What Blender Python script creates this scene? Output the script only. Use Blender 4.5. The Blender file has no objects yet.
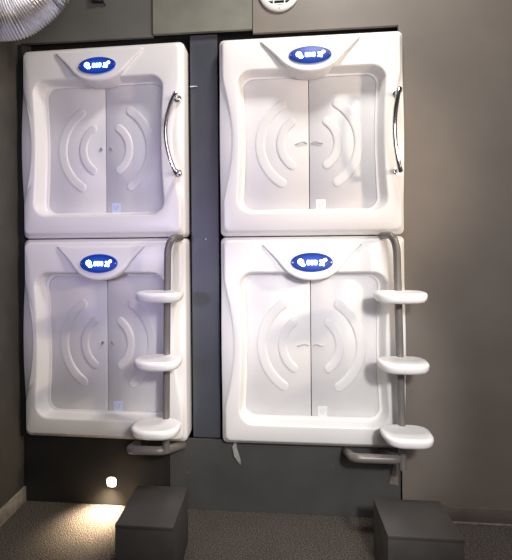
import bpy, bmesh, math, random
from mathutils import Vector, Matrix
random.seed(4)
PI = math.pi
scene = bpy.context.scene
COL = scene.collection
if 'Standard' in [v.identifier for v in scene.view_settings.bl_rna.properties['view_transform'].enum_items] or True:
    scene.view_settings.view_transform = 'Standard'
scene.view_settings.look = 'None'
scene.view_settings.exposure = .1

# ------------------------------------------------------------------ materials
def mat(name, base, rough=.5, metal=0., var=.0, vscale=6., bump=0., bscale=80., emis=None, estr=0., spec=.5, coat=0., alpha=1., detail=4.):
    m = bpy.data.materials.new(name); m.use_nodes = True
    nt = m.node_tree; N = nt.nodes; L = nt.links
    b = N['Principled BSDF']
    b.inputs['Base Color'].default_value = (*base, 1)
    b.inputs['Roughness'].default_value = rough
    b.inputs['Metallic'].default_value = metal
    b.inputs['Specular IOR Level'].default_value = spec
    b.inputs['Coat Weight'].default_value = coat
    b.inputs['Alpha'].default_value = alpha
    if emis:
        b.inputs['Emission Color'].default_value = (*emis, 1)
        b.inputs['Emission Strength'].default_value = estr
    tc = N.new('ShaderNodeTexCoord')
    if var > 0:
        n = N.new('ShaderNodeTexNoise'); n.inputs['Scale'].default_value = vscale
        n.inputs['Detail'].default_value = detail; n.inputs['Roughness'].default_value = .6
        L.new(tc.outputs['Object'], n.inputs['Vector'])
        r = N.new('ShaderNodeValToRGB')
        r.color_ramp.elements[0].position = .3; r.color_ramp.elements[1].position = .7
        r.color_ramp.elements[0].color = (*[c*(1-var) for c in base], 1)
        r.color_ramp.elements[1].color = (*[min(1, c*(1+var)) for c in base], 1)
        L.new(n.outputs['Fac'], r.inputs['Fac']); L.new(r.outputs['Color'], b.inputs['Base Color'])
    if bump > 0:
        n2 = N.new('ShaderNodeTexNoise'); n2.inputs['Scale'].default_value = bscale; n2.inputs['Detail'].default_value = 3
        L.new(tc.outputs['Object'], n2.inputs['Vector'])
        bp = N.new('ShaderNodeBump'); bp.inputs['Strength'].default_value = bump; bp.inputs['Distance'].default_value = .004
        L.new(n2.outputs['Fac'], bp.inputs['Height']); L.new(bp.outputs['Normal'], b.inputs['Normal'])
    return m

M = {}
M['pod'] = mat('pod_plastic', (.84, .825, .82), .34, var=.015, vscale=3, bump=.02, bscale=30)
M['door'] = mat('pod_door_plastic', (.74, .73, .735), .42, var=.02, vscale=4, bump=.02, bscale=40)
M['hood'] = mat('hood_plastic', (.82, .80, .80), .3, var=.01)
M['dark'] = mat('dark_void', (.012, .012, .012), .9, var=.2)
M['screen'] = mat('display_screen', (.005, .012, .10), .4, emis=(.0, .06, .46), estr=1.0, spec=.2, var=.2, vscale=12)
def screen_glow():
    m = M['screen']; nt = m.node_tree; N = nt.nodes; L = nt.links
    tc = N.new('ShaderNodeTexCoord'); mp = N.new('ShaderNodeMapping'); mp.vector_type = 'POINT'
    mp.inputs['Location'].default_value = (0, 0, -(PH_-.148)/.053)
    mp.inputs['Scale'].default_value = (1/.117, 0, 1/.053)
    ln = N.new('ShaderNodeVectorMath'); ln.operation = 'LENGTH'
    L.new(tc.outputs['Object'], mp.inputs['Vector']); L.new(mp.outputs['Vector'], ln.inputs[0])
    r = N.new('ShaderNodeValToRGB')
    r.color_ramp.elements[0].position = .25; r.color_ramp.elements[0].color = (.012, .085, .62, 1)
    r.color_ramp.elements[1].position = .98; r.color_ramp.elements[1].color = (0, .02, .16, 1)
    L.new(ln.outputs['Value'], r.inputs['Fac']); L.new(r.outputs['Color'], N['Principled BSDF'].inputs['Emission Color'])
PH_ = .6
screen_glow()
M['icon'] = mat('display_icon', (.8, .9, 1), .4, emis=(.72, .9, 1), estr=4.5, var=.02)
M['bezel'] = mat('display_bezel', (.30, .38, .85), .25, var=.05)
M['chrome'] = mat('chrome', (.78, .77, .76), .12, 1., var=.03)
M['pole'] = mat('grey_pole_paint', (.17, .155, .145), .35, .1, var=.06, vscale=20)
M['step'] = mat('step_plastic', (.92, .91, .90), .3, var=.01, vscale=8)
M['box'] = mat('box_laminate', (.060, .055, .051), .42, var=.12, vscale=9, bump=.05, bscale=120)
M['panel'] = mat('grey_panel', (.120, .117, .109), .5, var=.12, vscale=3, bump=.03, bscale=60)
M['panel_light'] = mat('olive_panel', (.185, .185, .155), .5, var=.16, vscale=4, bump=.03, bscale=60)
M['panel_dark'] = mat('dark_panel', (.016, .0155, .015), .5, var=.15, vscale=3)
M['panel_kick'] = mat('kick_panel', (.070, .069, .068), .5, var=.15, vscale=3)
M['panel_gap'] = mat('gap_panel', (.068, .072, .088), .4, var=.12, vscale=3)  # bluish base colour carries some of the blue light falling between the columns
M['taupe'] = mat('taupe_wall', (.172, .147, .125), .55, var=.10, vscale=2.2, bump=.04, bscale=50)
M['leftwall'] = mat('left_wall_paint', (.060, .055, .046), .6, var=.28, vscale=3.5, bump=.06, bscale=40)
M['base_left'] = mat('worn_baseboard', (.30, .265, .215), .75, var=.35, vscale=18, bump=.2, bscale=60)
M['base_back'] = mat('taupe_baseboard', (.115, .093, .077), .6, var=.18, vscale=10)
M['dust'] = mat('dusty_edge', (.17, .145, .122), .8, var=.3, vscale=25)
M['vent'] = mat('vent_plastic', (.80, .80, .77), .4, var=.02)
M['screw'] = mat('screw_metal', (.45, .45, .45), .3, .8, var=.05)
M['sticker_blue'] = mat('pale_blue_sticker', (.58, .64, .86), .45, var=.03)
M['sticker_white'] = mat('white_sticker', (.80, .82, .83), .45, var=.03)
M['sticker_mark'] = mat('sticker_mark', (.42, .44, .62), .5, var=.03)
M['sticker_mark_pale'] = mat('pale_sticker_mark', (.66, .68, .70), .5, var=.03)
M['latch'] = mat('latch_grey', (.36, .35, .36), .4, var=.05)
M['latch_pale'] = mat('pale_latch', (.52, .50, .50), .45, var=.05)
M['lamp'] = mat('lamp_lens', (1, .9, .75), .4, emis=(1, .80, .52), estr=14, var=.02)
M['lamp_rim'] = mat('lamp_rim', (.10, .09, .08), .4, .5, var=.05)
M['tape'] = mat('translucent_tape', (.42, .42, .41), .35, alpha=.8, var=.25, vscale=60)
M['tape_brown'] = mat('grimy_tape', (.22, .18, .155), .4, alpha=.8, var=.25, vscale=40)
M['white'] = mat('white_strip', (.75, .75, .75), .5, var=.03)
M['black'] = mat('black_plastic', (.012, .012, .02), .35, var=.1)
M['ceiling'] = mat('ceiling_paint', (.10, .095, .09), .8, var=.1)

def foil():
    m = mat('duct_foil', (.66, .65, .70), .36, 1., var=.12, vscale=14)
    nt = m.node_tree; b = nt.nodes['Principled BSDF']
    n = nt.nodes.new('ShaderNodeTexNoise'); n.inputs['Scale'].default_value = 45; n.inputs['Detail'].default_value = 4
    tc = nt.nodes.new('ShaderNodeTexCoord'); nt.links.new(tc.outputs['Object'], n.inputs['Vector'])
    bp = nt.nodes.new('ShaderNodeBump'); bp.inputs['Strength'].default_value = .25; bp.inputs['Distance'].default_value = .003
    nt.links.new(n.outputs['Fac'], bp.inputs['Height']); nt.links.new(bp.outputs['Normal'], b.inputs['Normal'])
    return m
M['foil'] = foil()

def carpet():
    m = bpy.data.materials.new('carpet'); m.use_nodes = True
    nt = m.node_tree; N = nt.nodes; L = nt.links; b = N['Principled BSDF']
    b.inputs['Roughness'].default_value = .95; b.inputs['Specular IOR Level'].default_value = .1
    tc = N.new('ShaderNodeTexCoord')
    mp = N.new('ShaderNodeMapping'); mp.inputs['Scale'].default_value = (1, 1.5, 1)
    L.new(tc.outputs['Object'], mp.inputs['Vector'])
    v = N.new('ShaderNodeTexVoronoi'); v.inputs['Scale'].default_value = 130
    L.new(mp.outputs['Vector'], v.inputs['Vector'])
    n = N.new('ShaderNodeTexNoise'); n.inputs['Scale'].default_value = 125; n.inputs['Detail'].default_value = 4
    L.new(mp.outputs['Vector'], n.inputs['Vector'])
    n3 = N.new('ShaderNodeTexNoise'); n3.inputs['Scale'].default_value = 3.5; n3.inputs['Detail'].default_value = 3
    L.new(tc.outputs['Object'], n3.inputs['Vector'])
    r = N.new('ShaderNodeValToRGB')
    r.color_ramp.elements[0].position = .36; r.color_ramp.elements[0].color = (.035, .030, .026, 1)
    r.color_ramp.elements[1].position = .68; r.color_ramp.elements[1].color = (.25, .215, .185, 1)
    L.new(n.outputs['Fac'], r.inputs['Fac'])
    r3 = N.new('ShaderNodeValToRGB')
    r3.color_ramp.elements[0].color = (.7, .7, .7, 1); r3.color_ramp.elements[1].color = (1.1, 1.1, 1.1, 1)
    L.new(n3.outputs['Fac'], r3.inputs['Fac'])
    mx = N.new('ShaderNodeMix'); mx.data_type = 'RGBA'; mx.blend_type = 'MULTIPLY'; mx.inputs['Factor'].default_value = 1
    L.new(r.outputs['Color'], mx.inputs[6]); L.new(r3.outputs['Color'], mx.inputs[7])
    L.new(mx.outputs[2], b.inputs['Base Color'])
    bp = N.new('ShaderNodeBump'); bp.inputs['Strength'].default_value = .9; bp.inputs['Distance'].default_value = .008
    L.new(v.outputs['Distance'], bp.inputs['Height']); L.new(bp.outputs['Normal'], b.inputs['Normal'])
    return m
M['carpet'] = carpet()

# ------------------------------------------------------------------ helpers
def link(name, bm, m, parent=None, smooth=True, angle=40, loc=None):
    bmesh.ops.recalc_face_normals(bm, faces=bm.faces[:])
    me = bpy.data.meshes.new(name); bm.to_mesh(me); bm.free()
    me.materials.append(m)
    if smooth:
        me.shade_smooth()
        try: me.set_sharp_from_angle(angle=math.radians(angle))
        except Exception: pass
    o = bpy.data.objects.new(name, me); COL.objects.link(o)
    if parent: o.parent = parent
    if loc: o.location = loc
    return o

def empty(name, loc, rz=0):
    o = bpy.data.objects.new(name, None); o.empty_display_size = .1
    o.location = loc; o.rotation_euler = (0, 0, rz); COL.objects.link(o); return o

def tag(o, label=None, cat=None, group=None, kind=None):
    if label: o['label'] = label
    if cat: o['category'] = cat
    if group: o['group'] = group
    if kind: o['kind'] = kind
    return o

def box(bm, x0, x1, y0, y1, z0, z1, bev=0., seg=2):
    vs = [bm.verts.new((x, y, z)) for x in (x0, x1) for y in (y0, y1) for z in (z0, z1)]
    fs = [bm.faces.new([vs[i] for i in f]) for f in ((0,1,3,2),(4,6,7,5),(0,4,5,1),(2,3,7,6),(0,2,6,4),(1,5,7,3))]
    if bev > 0:
        es = list({e for f in fs for e in f.edges})
        bmesh.ops.bevel(bm, geom=es, offset=bev, segments=seg, profile=.5, affect='EDGES')
    return bm

def loft(bm, rings, cap0=False, cap1=False, closed=True):
    R = [[bm.verts.new(p) for p in r] for r in rings]
    n = len(R[0])
    for a, b in zip(R[:-1], R[1:]):
        for i in range(n if closed else n-1):
            j = (i+1) % n
            bm.faces.new((a[i], a[j], b[j], b[i]))
    if cap0: bm.faces.new(R[0])
    if cap1: bm.faces.new(list(reversed(R[-1])))
    return R

def smooth_path(ctrl, n=10):
    P = [Vector(c) for c in ctrl]; out = []
    P = [P[0]*2-P[1]] + P + [P[-1]*2-P[-2]]
    for i in range(1, len(P)-2):
        for k in range(n):
            t = k/n
            a, b, c, d = P[i-1:i+3]
            out.append(.5*((2*b)+(c-a)*t+(2*a-5*b+4*c-d)*t*t+(3*b-a-3*c+d)*t**3))
    out.append(P[-2]); return out

def bend_path(ctrl, r=.04, n=7):
    """polyline with its corners rounded by arcs"""
    P = [Vector(c) for c in ctrl]; out = [P[0]]
    for a, b, c in zip(P[:-2], P[1:-1], P[2:]):
        u = (a-b).normalized(); v = (c-b).normalized()
        p0 = b+u*r; p1 = b+v*r
        for k in range(n+1):
            t = k/n; out.append(p0*(1-t)**2+b*2*t*(1-t)+p1*t*t)
    out.append(P[-1]); return out

def tube(bm, path, rad, seg=16, caps=True):
    P = [Vector(p) for p in path]; n = len(P)
    T = [(P[min(i+1, n-1)]-P[max(i-1, 0)]).normalized() for i in range(n)]
    up = Vector((0, 0, 1)) if abs(T[0].z) < .9 else Vector((1, 0, 0))
    nrm = (up-T[0]*up.dot(T[0])).normalized()
    rings = []
    for i in range(n):
        nrm = (nrm-T[i]*nrm.dot(T[i])).normalized(); bn = T[i].cross(nrm)
        r = rad(i/(n-1)) if callable(rad) else rad
        rings.append([P[i]+nrm*math.cos(a)*r+bn*math.sin(a)*r for a in [2*PI*k/seg for k in range(seg)]])
    loft(bm, rings, caps, caps); return bm

def disc(bm, c, r, y0, y1, seg=24, rz=None):
    """short cylinder along y"""
    rz = rz or r
    f = lambda s, y: [(c[0]+math.cos(2*PI*k/seg)*r*s, y, c[2]+math.sin(2*PI*k/seg)*rz*s) for k in range(seg)]
    d = (y1-y0)
    loft(bm, [f(1, y1), f(1, y0+d*.25), f(.93, y0)], True, True)

# ------------------------------------------------------------------ room shell
# back wall: a dark carcass with cladding panels around the two pod columns
CL, CR = -1.0515, .2095           # pod column centres
PW = .525                          # pod half width
ZT, ZB = 2.855, .455
PH = (ZT-ZB)/4                     # half height of a pod
ZSEAM = 1.672; ZU = (2.855+ZSEAM)/2; ZLO = (ZSEAM+.436)/2

bm = bmesh.new(); box(bm, -2.0, 3.2, .13, .22, 0, 4.2)
wall = tag(link('wall_back', bm, M['dark'], smooth=False), kind='structure')
def cladding(x0, x1, z0, z1, m, front=0., bev=.002):
    b = bmesh.new(); box(b, x0, x1, front, front+.024, z0, z1, bev, 1)
    return tag(link('cladding_panel', b, m, wall), kind='structure')
cladding(-1.61, -.744, 2.922, 4.2, M['panel'])
cladding(-.741, -.126, 2.930, 4.2, M['panel_light'], -.012)
cladding(-.122, .734, 2.910, 4.2, M['taupe'], bev=0)
gap_panel = cladding(-.515, -.345, .435, 2.925, M['panel_gap'], .02)
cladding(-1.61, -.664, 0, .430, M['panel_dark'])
kick = cladding(-.660, .725, 0, .430, M['panel_kick'])
right_panel = cladding(.734, 3.2, 0, 4.2, M['taupe'], bev=0)
for par, x, z, y in ((gap_panel, -.425, 1.662, .02), (kick, -.55, .225, 0), (kick, .33, .3, 0)):
    b = bmesh.new(); disc(b, (x, 0, z), .005, y-.003, y+.004, 12); tag(link('screw', b, M['screw'], par), kind='structure')

bm = bmesh.new(); box(bm, -1.61, -1.577, -.035, .13, .43, 2.90, .002)  # added black strip, stands in for the shade between left wall and pods
tag(link('shade_strip_1', bm, M['dark']), kind='structure')
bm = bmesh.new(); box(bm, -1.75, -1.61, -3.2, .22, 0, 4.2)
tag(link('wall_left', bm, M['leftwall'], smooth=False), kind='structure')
bm = bmesh.new(); box(bm, -2.0, 3.2, -3.2, .22, -.1, 0)
tag(link('floor', bm, M['carpet'], smooth=False), kind='structure')
bm = bmesh.new(); box(bm, -2.0, 3.2, -3.2, .22, 4.2, 4.3)
tag(link('ceiling', bm, M['ceiling'], smooth=False), kind='structure')
bm = bmesh.new(); box(bm, -1.61, -1.595, -3.2, 0, 0, .098, .004)
tag(link('baseboard_left', bm, M['base_left']), kind='structure')
bm = bmesh.new(); box(bm, .845, 3.2, -.016, 0, .004, .095, .003)
bb = tag(link('baseboard_back', bm, M['base_back']), kind='structure')
bm = bmesh.new(); box(bm, .80, 3.2, -.026, 0, 0, .012, .003)
tag(link('dusty_edge_strip', bm, M['dust'], bb), kind='structure')

# ------------------------------------------------------------------ sleeping pod
KC, KS = 8, 28                     # points per corner, per side
def rr(hx, zt, zb, r, dent=0., yfun=None, dz0=-.02, dzh=.36, pw=1.0):
    """ring of points: rounded rectangle with optional concave dent in both long sides, counted from bottom right"""
    pts = []
    def bump(z):
        u = (z-dz0)/dzh
        return math.cos(PI/2*u)**pw if abs(u) < 1 else 0.
    cs = [((hx-r), (zb+r), -PI/2), ((hx-r), (zt-r), 0), (-(hx-r), (zt-r), PI/2), (-(hx-r), (zb+r), PI)]
    for i, (cx, cz, a0) in enumerate(cs):
        for k in range(KC):
            a = a0+PI/2*k/(KC-1)
            pts.append((cx+r*math.cos(a), cz+r*math.sin(a)))
        nx = cs[(i+1) % 4]
        p0 = pts[-1]; p1 = (nx[0]+r*math.cos(nx[2]), nx[1]+r*math.sin(nx[2]))
        for k in range(1, KS+1):
            t = k/(KS+1); pts.append((p0[0]*(1-t)+p1[0]*t, p0[1]*(1-t)+p1[1]*t))
    out = []
    for i, (x, z) in enumerate(pts):
        side = KC-1 <= i % (2*(KC+KS)) <= KC+KS     # right and left sides
        b = bump(z) if side else 0.
        x2 = x-math.copysign(dent*b, x)
        y = yfun(b) if callable(yfun) else yfun
        out.append((x2, y, z))
    return out

OT, OB, OX = PH-.205, -PH+.142, .410        # opening
def fascia_mesh():
    bm = bmesh.new()
    H = PH-.003
    R = [rr(PW, H, -H, .030, 0, .09),
         rr(PW, H, -H, .030, 0, -.040),
         rr(PW-.002, H-.002, -H+.002, .030, 0, lambda b: -.052-.022*b),
         rr(PW-.008, H-.008, -H+.008, .030, .0, lambda b: -.060-.020*b),
         rr(PW-.016, H-.015, -H+.016, .030, .050, lambda b: -.068-.014*b),
         rr(PW-.020, H-.019, -H+.024, .030, .054, lambda b: -.080-.005*b),
         rr(PW-.024, H-.023, -H+.029, .030, .054, -.0875),
         rr(PW-.032, H-.031, -H+.037, .032, .050, -.090),
         rr(OX+.012, OT+.012, OB-.012, .092, .016, -.0905),
         rr(OX+.005, OT+.006, OB-.006, .088, .016, -.0895),
         rr(OX+.001, OT+.001, OB-.001, .084, .016, -.085),
         rr(OX-.001, OT-.001, OB+.001, .082, .016, -.078),
         rr(OX-.012, OT-.008, OB+.008, .076, .015, -.030),
         rr(OX-.018, OT-.012, OB+.012, .072, .014, -.006),
         rr(OX-.021, OT-.014, OB+.014, .070, .013, -.0045),
         rr(OX-.032, OT-.022, OB+.022, .064, .012, -.0050),
         rr(OX-.0335, OT-.0235, OB+.0235, .062, .012, .0055)]
    for i, ring in enumerate(R):          # the opening sits a little off centre in the left column
        w = OSH*(0, 0, 0, 0, 0, 0, 0, .3, 1, 1, 1, 1, .6, .4, .3, .2, .2)[i]
        R[i] = [(x+w, y, z) for x, y, z in ring]
    loft(bm, R)
    return bm

def arc_rib(bm, cx, cz, R, half, w, h, side, y0):
    n, mS = 48, 16
    a0 = math.asin(half/R)
    rows = []
    ext = (w/2)/R
    for i in range(n+1):
        # denser at the ends so the tips are round
        u = -1+2*i/n; a = math.sin(u*PI/2)*(a0+ext)
        over = max(0, abs(a)-a0)/ext
        f = math.sqrt(max(0.0004, 1-over*over))
        row = []
        for j in range(mS+1):
            s = math.sin((-1+2*j/mS)*PI/2)
            rad = R+s*w/2*f
            hh = h*f**.7*max(0, 1-abs(s)**5)**.6
            row.append((cx+side*(rad*math.cos(a)), y0-hh, cz+rad*math.sin(a)))
        rows.append(row)
    loft(bm, rows, closed=False)

def door_mesh(side, near):
    bm = bmesh.new()
    a, b = (-OX+.008, -.0022) if side < 0 else (.0022, OX-.008)
    box(bm, a, b, .006, .03, OB-.005, OT+.005, .0015, 1)
    zc = (OT+OB)/2
    arc_rib(bm, side*.003, zc, .287, .238, .060, .0075, side, .0065)
    arc_rib(bm, side*(-.014 if near else .002), zc, .166, .132, .054, .0075, side, .0065)
    return bm

# hood outline (half width as a function of the drop below its top edge)
HT = PH-.045
HP = [(0, .284), (.010, .277), (.03, .258), (.06, .228), (.09, .200), (.118, .177), (.140, .158), (.160, .135), (.178, .108), (.192, .076), (.200, .044), (.204, .0)]
HH = .204
def hood_outline(inset=0., y=None, yoff=0.):
    pts = []
    top = [(-.284+.568*k/16, 0) for k in range(17)]
    right = []
    for (d0, w0), (d1, w1) in zip(HP[:-1], HP[1:]):
        for k in range(4):
            t = k/4; right.append((w0*(1-t)+w1*t, d0*(1-t)+d1*t))
    loop = top[:-1]+right+[(0, HH)]+[(-x, d) for x, d in reversed(right[1:])]
    c = (0, .085)
    for x, d in loop:
        # inset towards an inner spine
        sx = max(-.17, min(.17, x))*(1-min(1, d/HH)); sd = .04+.06*(1-abs(sx)/.17)
        vx, vd = sx-x, sd-d; l = math.hypot(vx, vd) or 1
        f = min(1, inset/l)
        x2, d2 = x+vx*f, d+vd*f
        yy = y if y is not None else hood_y(x2, d2)+yoff
        pts.append((x2, yy, HT-d2))
    return pts
def hood_y(x, d):
    s = min(1, max(0, d/HH))
    return -.100-.034*s**.9*(1-.25*min(1, abs(x)/.28)**2)
def hood_mesh():
    bm = bmesh.new()
    R = [hood_outline(0, .004), hood_outline(0, None, .014), hood_outline(.003, None, .006), hood_outline(.009, None, .001), hood_outline(.016, None, 0)]
    for k in range(1, 8):
        R.append(hood_outline(.016+k*.012, None, 0))
    vs = loft(bm, R)
    bm.faces.new(vs[-1])
    return bm

def ellipse_plate(bm, a, b, z0, y0, tilt, th, seg=48, edge=.9):
    def f(s, dy): return [(math.cos(2*PI*k/seg)*a*s, y0+dy+tilt*math.sin(2*PI*k/seg)*b*s, z0+math.sin(2*PI*k/seg)*b*s) for k in range(seg)]
    loft(bm, [f(1, .012), f(1, -th*.4), f(edge, -th)], True, True)
TILT = .16
DZ = HT-.103                               # display centre
DY = hood_y(0, .103)
def icon_poly(bm, pts, hole=None):
    f = lambda y: [(x*.92, y+TILT*z*.86, DZ+z*.86) for x, z in pts]
    loft(bm, [f(DY-.0095), f(DY-.0115)], False, True)
def circ(cx, cz, r, n=14, sx=1.): return [(cx+r*sx*math.cos(2*PI*k/n), cz+r*math.sin(2*PI*k/n)) for k in range(n)]
def bar(x0, z0, x1, z1, w):
    d = Vector((x1-x0, z1-z0)); l = d.length; d /= l; n = Vector((-d.y, d.x))*w/2
    return [(x0+n.x, z0+n.y), (x0-n.x, z0-n.y), (x1-n.x, z1-n.y), (x1+n.x, z1+n.y)]
def ring_bars(bm, cx, cz, rx, rz, w):
    for s in (-1, 1):
        icon_poly(bm, bar(cx+s*rx, cz-rz, cx+s*rx, cz+rz, w)); icon_poly(bm, bar(cx-rx, cz+s*rz, cx+rx, cz+s*rz, w))
def icons():
    out = []
    b = bmesh.new()          # left: round head with a thick tail
    icon_poly(b, circ(-.068, .004, .019)); icon_poly(b, bar(-.064, -.004, -.044, -.021, .018)); icon_poly(b, bar(-.082, .012, -.066, .020, .012))
    icon_poly(b, bar(-.068, -.012, -.056, -.022, .014)); out.append(b)
    b = bmesh.new()          # centre: row of three figures
    for cx in (-.021, 0, .021): ring_bars(b, cx, -.001, .0065, .0125, .0062)
    out.append(b)
    b = bmesh.new()          # right: blades of a fan
    icon_poly(b, circ(.080, .015, .011)); icon_poly(b, bar(.046, .010, .070, .008, .012)); icon_poly(b, bar(.044, -.016, .066, -.010, .012))
    icon_poly(b, bar(.062, .004, .078, .012, .016)); icon_poly(b, bar(.060, -.012, .074, -.016, .016)); icon_poly(b, circ(.062, -.003, .011)); out.append(b)
    return out

def make_pod(loc, label, upper, side):
    global OT, OB, OX, OSH
    OX, OSH = (.416, -.018) if side == 'left' else (.421, .002)
    OT = PH-(.210 if upper else .205); OB = -PH+(.142 if upper else .128)
    root = tag(empty('sleeping_pod', loc), label, 'sleeping pod', 'capsule sleeping pods in the wall')
    root.scale = (.987 if side == 'left' else 1.016, 1, .9855 if upper else 1.030)
    root.rotation_euler.z = math.radians(-1.2) if side == 'left' else 0
    link('fascia', fascia_mesh(), M['pod'], root, angle=60)
    b = bmesh.new(); box(b, -.44, .44, .045, .085, OB-.02, OT+.02); link('inner_shell', b, M['dark'], root, False)
    for s in (-1, 1):
        d = link('door', door_mesh(s, side == 'left'), M['door'], root, angle=50)
        # latch near the meeting edge
        b = bmesh.new(); zc = (OT+OB)/2+.004
        if side == 'left':
            disc(b, (s*.032, 0, zc), .009, -.0005, .008, 16)
            tube(b, [(s*.030, .001, zc+.010), (s*.034, -.0015, zc-.002), (s*.042, .001, zc-.012)], .003, 8)
            link('latch', b, M['latch'], d)
        else:
            tube(b, smooth_path([(s*.012, .004, zc-.004), (s*.035, -.002, zc+.006), (s*.058, -.001, zc-.002), (s*.078, .004, zc-.008 if s < 0 else zc-.002)], 6), .0042, 8)
            link('latch', b, M['latch_pale'], d)
        if s > 0:
            zs = OB+.052
            b = bmesh.new(); box(b, .036, .092, .004, .0065, zs-.03, zs+.03, .001, 1)
            st = link('sticker', b, M['sticker_blue' if (side == 'left') else 'sticker_white'], d)
            b = bmesh.new()
            tube(b, smooth_path([(0.050, .0036, zs+.012), (0.058, .0036, zs-.006), (0.066, .0036, zs-.012), (0.076, .0036, zs+.008), (0.070, .0036, zs+.016)], 5), .0022, 6)
            # sub-part level: the mark belongs to the sticker's door
            link('sticker_mark', b, M['sticker_mark' if side == 'left' else 'sticker_mark_pale'], d)
    link('display_hood', hood_mesh(), M['hood'], root, angle=50)
    b = bmesh.new(); ellipse_plate(b, .121, .0565, DZ, DY-.002, TILT, .003, edge=.985)
    bz = link('display_bezel', b, M['bezel'], root)
    b = bmesh.new(); ellipse_plate(b, .117, .053, DZ, DY-.006, TILT, .0038)
    sc = link('display_screen', b, M['screen'], root)
    for k in icons(): link('icon', k, M['icon'], sc, False)
    for s in (-1, 1):
        b = bmesh.new(); disc(b, (s*.108, 0, DZ), .0045, DY-.012, DY-.006, 10); link('screw', b, M['screw'], bz)
    if upper:
        hx = PW-.032 if side == 'left' else PW-.046
        z0, z1 = (-.212, .236) if side == 'left' else (-.230, .212)
        b = bmesh.new()
        path = []
        for k in range(33):
            t = k/32; e = math.sin(PI*t)
            path.append((hx-.004-(.050 if side == 'left' else .032)*e**.85, -.158-.026*e**.7, z0+(z1-z0)*t))
        path = [(hx, -.150, z0-.012)]+path+[(hx, -.150, z1+.012)]
        tube(b, path, lambda t: .0125 if .04 < t < .96 else .0155, 14)
        h = link('grab_handle', b, M['chrome'], root)
        for z in (z0, z1):
            b = bmesh.new(); tube(b, [(hx, -.075, z), (hx, -.092, z), (hx, -.0925, z), (hx, -.155, z)], lambda t: .021 if t < .45 else .014, 18)
            link('handle_mount', b, M['chrome'], h)
    return root

make_pod((CL, 0, ZU), 'upper left white capsule sleeping pod with chrome handle, near the silver duct', True, 'left')
make_pod((CL, 0, ZLO), 'lower left white capsule sleeping pod, behind the pole ladder beside the left wall', False, 'left')
make_pod((CR, 0, ZU), 'upper right white capsule sleeping pod with chrome handle, under the round vent', True, 'right')
make_pod((CR, 0, ZLO), 'lower right white capsule sleeping pod, behind the right pole ladder', False, 'right')

# ------------------------------------------------------------------ ladders
def step_mesh(hw, dep, th, n):
    """rounded step slab; back edge at y=0, front at -dep, top at z=0"""
    bm = bmesh.new()
    def ring(ins, z):
        out = []
        for k in range(56):
            a = 2*PI*k/56; c, s = math.cos(a), math.sin(a)
            x = math.copysign(abs(c)**(2/n), c)*(hw-ins); y = math.copysign(abs(s)**(2/n), s)*(dep/2-ins)
            wid = 1+.05*(y/(dep/2))          # a little wider at the wall side
            out.append((x*wid, -dep/2+y, z))
        return out
    R = [ring(.05, -.004), ring(.022, -.001), ring(.012, 0), ring(.005, -.003), ring(.001, -.010), ring(0, -.018), ring(.004, -th*.65), ring(.014, -th*.88), ring(.03, -th)]
    loft(bm, R, True, True); return bm

def make_ladder(label, xp, xb, yb, x_wall, steps, u_left, u_right_wall, n, zlow, grp='pole ladders on the pods'):
    """xp, xb: pole x at top and bottom"""
    root = tag(empty('pole_ladder', (xp, yb, 0)), label, 'ladder', grp)
    L = lambda x, y, z: (x-xp, y-yb, z)
    zs = ZSEAM-.002
    b = bmesh.new()
    tube(b, bend_path([L(x_wall, -.082, zs), L(x_wall+(xp-x_wall)*.5, yb, zs), L(xp+(xb-xp)*.06, yb, zs-.06), L(xb, yb, zlow)], .045, 7), .0205, 16)
    link('pole', b, M['pole'], root)
    b = bmesh.new()
    tube(b, bend_path([L(u_left, -.016, .400), L(u_left+.005, yb-.01, .447), L(xb-.012, yb-.01, .447), L(u_right_wall, -.016, .400)], .05, 8), .0245, 16)
    link('foot_bracket', b, M['pole'], root)
    for (xc, zt, hw, dep) in steps:
        s = link('step', step_mesh(hw, dep, .057, n), M['step'], root, angle=50)
        s.location = L(xc, yb+.012, zt)
    return root
make_ladder('grey pole ladder with three white steps on the left pod column', -.612, -.634, -.2, -.560,
            [(-.640, 1.368, .130, .20), (-.652, 1.000, .130, .205), (-.664, .634, .135, .215)], -.855, -.572, 2.7, .437)
make_ladder('grey pole ladder with three white steps at the right edge of right pod column', .660, .684, -.2, .612,
            [(.655, 1.368, .130, .20), (.664, 1.008, .126, .205), (.680, .634, .126, .215)], .408, .615, 3.3, .39)

# ------------------------------------------------------------------ box steps
def box_step(x0, x1, y0, y1, h, label):
    root_loc = ((x0+x1)/2, (y0+y1)/2, 0); hx, hy = (x1-x0)/2, (y1-y0)/2
    t = tag(empty('box_step', root_loc), label, 'step', 'dark box steps')
    b = bmesh.new(); box(b, -hx+.001, hx-.001, -hy+.001, hy-.001, 0, h-.018, .002); link('body', b, M['box'], t)
    b = bmesh.new(); box(b, -hx, hx, -hy, hy, h-.0185, h, .003); link('top_board', b, M['box'], t)
box_step(-.768, -.485, -.666, -.308, .3, 'dark grey box step on carpet before left pod column')
box_step(.496, .830, -.640, -.335, .3, 'dark grey box step on carpet before right ladder')

# ------------------------------------------------------------------ wall lamp
t = tag(empty('step_light', (-1.03, 0, .148)), 'small glowing recessed light low on dark panel', 'light')
b = bmesh.new(); disc(b, (0, 0, 0), .036, -.006, .0, 24); link('rim', b, M['lamp_rim'], t)
b = bmesh.new()
def sq(r, y): return [(math.copysign(abs(math.cos(a))**.6, math.cos(a))*r, y, math.copysign(abs(math.sin(a))**.6, math.sin(a))*r) for a in [2*PI*k/32 for k in range(32)]]
loft(b, [sq(.029, -.004), sq(.029, -.008), sq(.022, -.011)], True, True); link('lens', b, M['lamp'], t)

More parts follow.
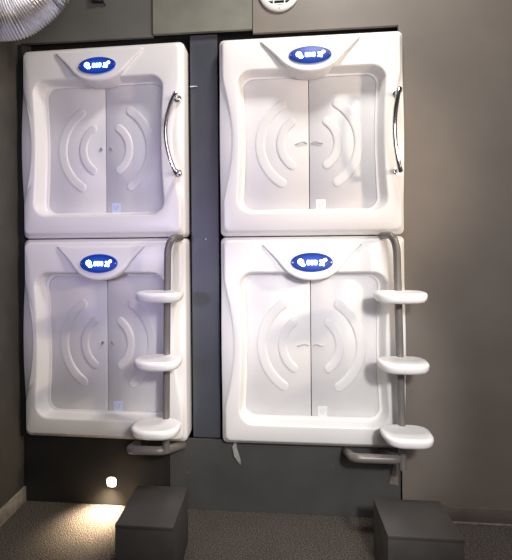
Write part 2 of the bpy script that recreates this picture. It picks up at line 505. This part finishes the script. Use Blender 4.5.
# ------------------------------------------------------------------ vent
t = tag(empty('air_vent', (.037, 0, 3.149)), 'round white ventilation grille on grey panel above right pods', 'vent')
b = bmesh.new(); disc(b, (0, 0, 0), .098, -.003, 0, 40); link('backing', b, M['dark'], t)
b = bmesh.new()
def cr(r, y): return [(math.cos(2*PI*k/48)*r, y, math.sin(2*PI*k/48)*r) for k in range(48)]
loft(b, [cr(.122, 0), cr(.122, -.012), cr(.116, -.018), cr(.096, -.02), cr(.088, -.014), cr(.088, -.002)]); link('frame', b, M['vent'], t)
for k in range(-3, 4):
    z = k*.026; hwid = math.sqrt(.09**2-z*z)
    b = bmesh.new(); box(b, -hwid, hwid, -.014, -.005, z-.0042, z+.0042, .001, 1); link('slat', b, M['vent'], t)
for x in (-.033, .033):
    b = bmesh.new(); hz = math.sqrt(.09**2-x*x); box(b, x-.004, x+.004, -.0155, -.006, -hz, hz, .001, 1); link('mullion', b, M['vent'], t)
b = bmesh.new(); disc(b, (0, 0, -.106), .004, -.022, -.016, 10); link('screw', b, M['screw'], t)

# ------------------------------------------------------------------ flexible duct
DYc = -.40
t = tag(empty('flexible_duct', (-1.6, DYc, 2.95)), 'silver corrugated flexible duct bending up by the left wall', 'duct')
ctrl = [(-1.605, -.50, 2.885), (-1.52, -.45, 2.892), (-1.40, -.41, 2.925), (-1.29, -.39, 3.015), (-1.245, -.39, 3.14), (-1.24, -.39, 3.6), (-1.24, -.39, 4.197)]
path = smooth_path([(x+1.6, y-DYc, z-2.95) for x, y, z in ctrl], 60)
b = bmesh.new()
NR = 72
tube(b, path, lambda s: .149+.0044*math.sin(2*PI*NR*s)+.002*math.sin(23*s+1), 40)
link('hose', b, M['foil'], t, angle=80)
b = bmesh.new(); p = path[206:222]
tube(b, p, .158, 40, False); link('clamp_band', b, M['foil'], t)

# ------------------------------------------------------------------ small loose bits
def strip(name, pts, wid, m, label, cat, depth=.0015):
    P = [Vector(p) for p in pts]
    b = bmesh.new(); rows = []
    for i, p in enumerate(P):
        d = (P[min(i+1, len(P)-1)]-P[max(i-1, 0)]); d.normalize()
        s = Vector((d.z, 0, -d.x)); s = s.normalized()*wid[i]/2
        rows.append([p-s+Vector((0, depth, 0)), p+s+Vector((0, depth*.4, 0)), p+s-Vector((0, depth, 0)), p-s-Vector((0, depth*1.2, 0))])
    loft(b, rows, True, True)
    return tag(link(name, b, m), label, cat)
strip('torn_tape', [(-.236, -.012, .452), (-.249, -.014, .426), (-.256, -.016, .400), (-.242, -.022, .350), (-.226, -.018, .312), (-.221, -.012, .292)], [.008, .014, .026, .032, .018, .004], M['tape'],
      'torn strip of clear tape hanging under lower right pod', 'tape')
strip('grimy_tape', [(.700, -.003, .35), (.694, -.004, .30), (.688, -.006, .25), (.682, -.008, .205)], [.018, .03, .042, .052], M['tape_brown'],
      'brownish tape flap hanging on kick panel under right ladder', 'tape')
strip('plastic_sliver', [(-.514, .012, 2.605), (-.492, .013, 2.607), (-.470, .016, 2.607)], [.006, .005, .003], M['white'],
      'thin white plastic sliver sticking out beside upper left pod', 'plastic strip')
t = tag(empty('cable_connector', (-1.085, 0, 3.16)), 'small black connector hanging on grey panel near the duct', 'connector')
b = bmesh.new(); box(b, -.035, .03, -.03, 0, -.012, .04, .004); link('plug', b, M['black'], t)
b = bmesh.new(); tube(b, smooth_path([(.02, -.014, 0), (.034, -.012, -.018), (.044, -.008, -.03)], 6), .005, 8); link('pin', b, M['black'], t)
b = bmesh.new(); tube(b, smooth_path([(0, -.015, .035), (.005, -.03, .15), (0, -.02, 1.037)], 8), .006, 8); link('cable', b, M['black'], t)

# ------------------------------------------------------------------ lights
def aim(o, target):
    d = Vector(target)-o.location; o.rotation_euler = d.to_track_quat('-Z', 'Y').to_euler()
def area(name, loc, target, size, power, color, sy=None):
    l = bpy.data.lights.new(name, 'AREA'); l.energy = power; l.color = color; l.size = size
    if sy: l.shape = 'RECTANGLE'; l.size_y = sy
    o = bpy.data.objects.new(name, l); o.location = loc; COL.objects.link(o); aim(o, target); return o
def spot(name, loc, target, ang, power, color, blend=.3, rad=.03):
    l = bpy.data.lights.new(name, 'SPOT'); l.energy = power; l.color = color; l.spot_size = math.radians(ang); l.spot_blend = blend; l.shadow_soft_size = rad
    o = bpy.data.objects.new(name, l); o.location = loc; COL.objects.link(o); aim(o, target); return o

spot('warm_key', (2.6, -1.6, 2.3), (-1.25, 0, 1.75), 54, 175, (1, .79, .58), .6, .11)
spot('cool_fill', (-1.3, -2.6, 1.7), (-.75, 0, 1.75), 58, 78, (.60, .54, 1), 1, .12)
area('front_fill', (.9, -3.0, 2.3), (.4, 0, 1.5), 1.6, 38, (1, .94, .92))
area('ceiling_lamp', (.45, -.95, 4.1), (.4, -.4, 0), .4, 42, (1, .97, .92))
spot('low_fill', (.7, -3.0, 2.2), (.08, 0, .68), 36, 215, (1, .98, .96), .5, .12)
spot('step_glow', (-1.03, -.035, .165), (-1.05, -.11, 0), 110, 50, (1, .80, .55), .8, .02)

w = bpy.data.worlds.new('world'); scene.world = w; w.use_nodes = True
nt = w.node_tree; bg = nt.nodes['Background']
bg.inputs['Color'].default_value = (.85, .85, 1, 1); bg.inputs['Strength'].default_value = .10

# ------------------------------------------------------------------ camera
D, CZ, YAW, ROLL, PX, PY = 2.7342, 1.6086, .0979, .0087, 230.84, 247.50
cam = bpy.data.cameras.new('camera'); co = bpy.data.objects.new('camera', cam); COL.objects.link(co)
cam.sensor_fit = 'HORIZONTAL'; cam.sensor_width = 36; cam.lens = 450/512*36
cam.shift_x = (256-PX)/512; cam.shift_y = -(280-PY)/512
cam.clip_start = .05
r = Vector((math.cos(YAW), math.sin(YAW), 0)); f = Vector((-math.sin(YAW), math.cos(YAW), 0)); u = Vector((0, 0, 1))
rx = r*math.cos(ROLL)-u*math.sin(ROLL); ux = r*math.sin(ROLL)+u*math.cos(ROLL)
co.matrix_world = Matrix(((rx.x, ux.x, -f.x, 0), (rx.y, ux.y, -f.y, -D), (rx.z, ux.z, -f.z, CZ), (0, 0, 0, 1)))
scene.camera = co
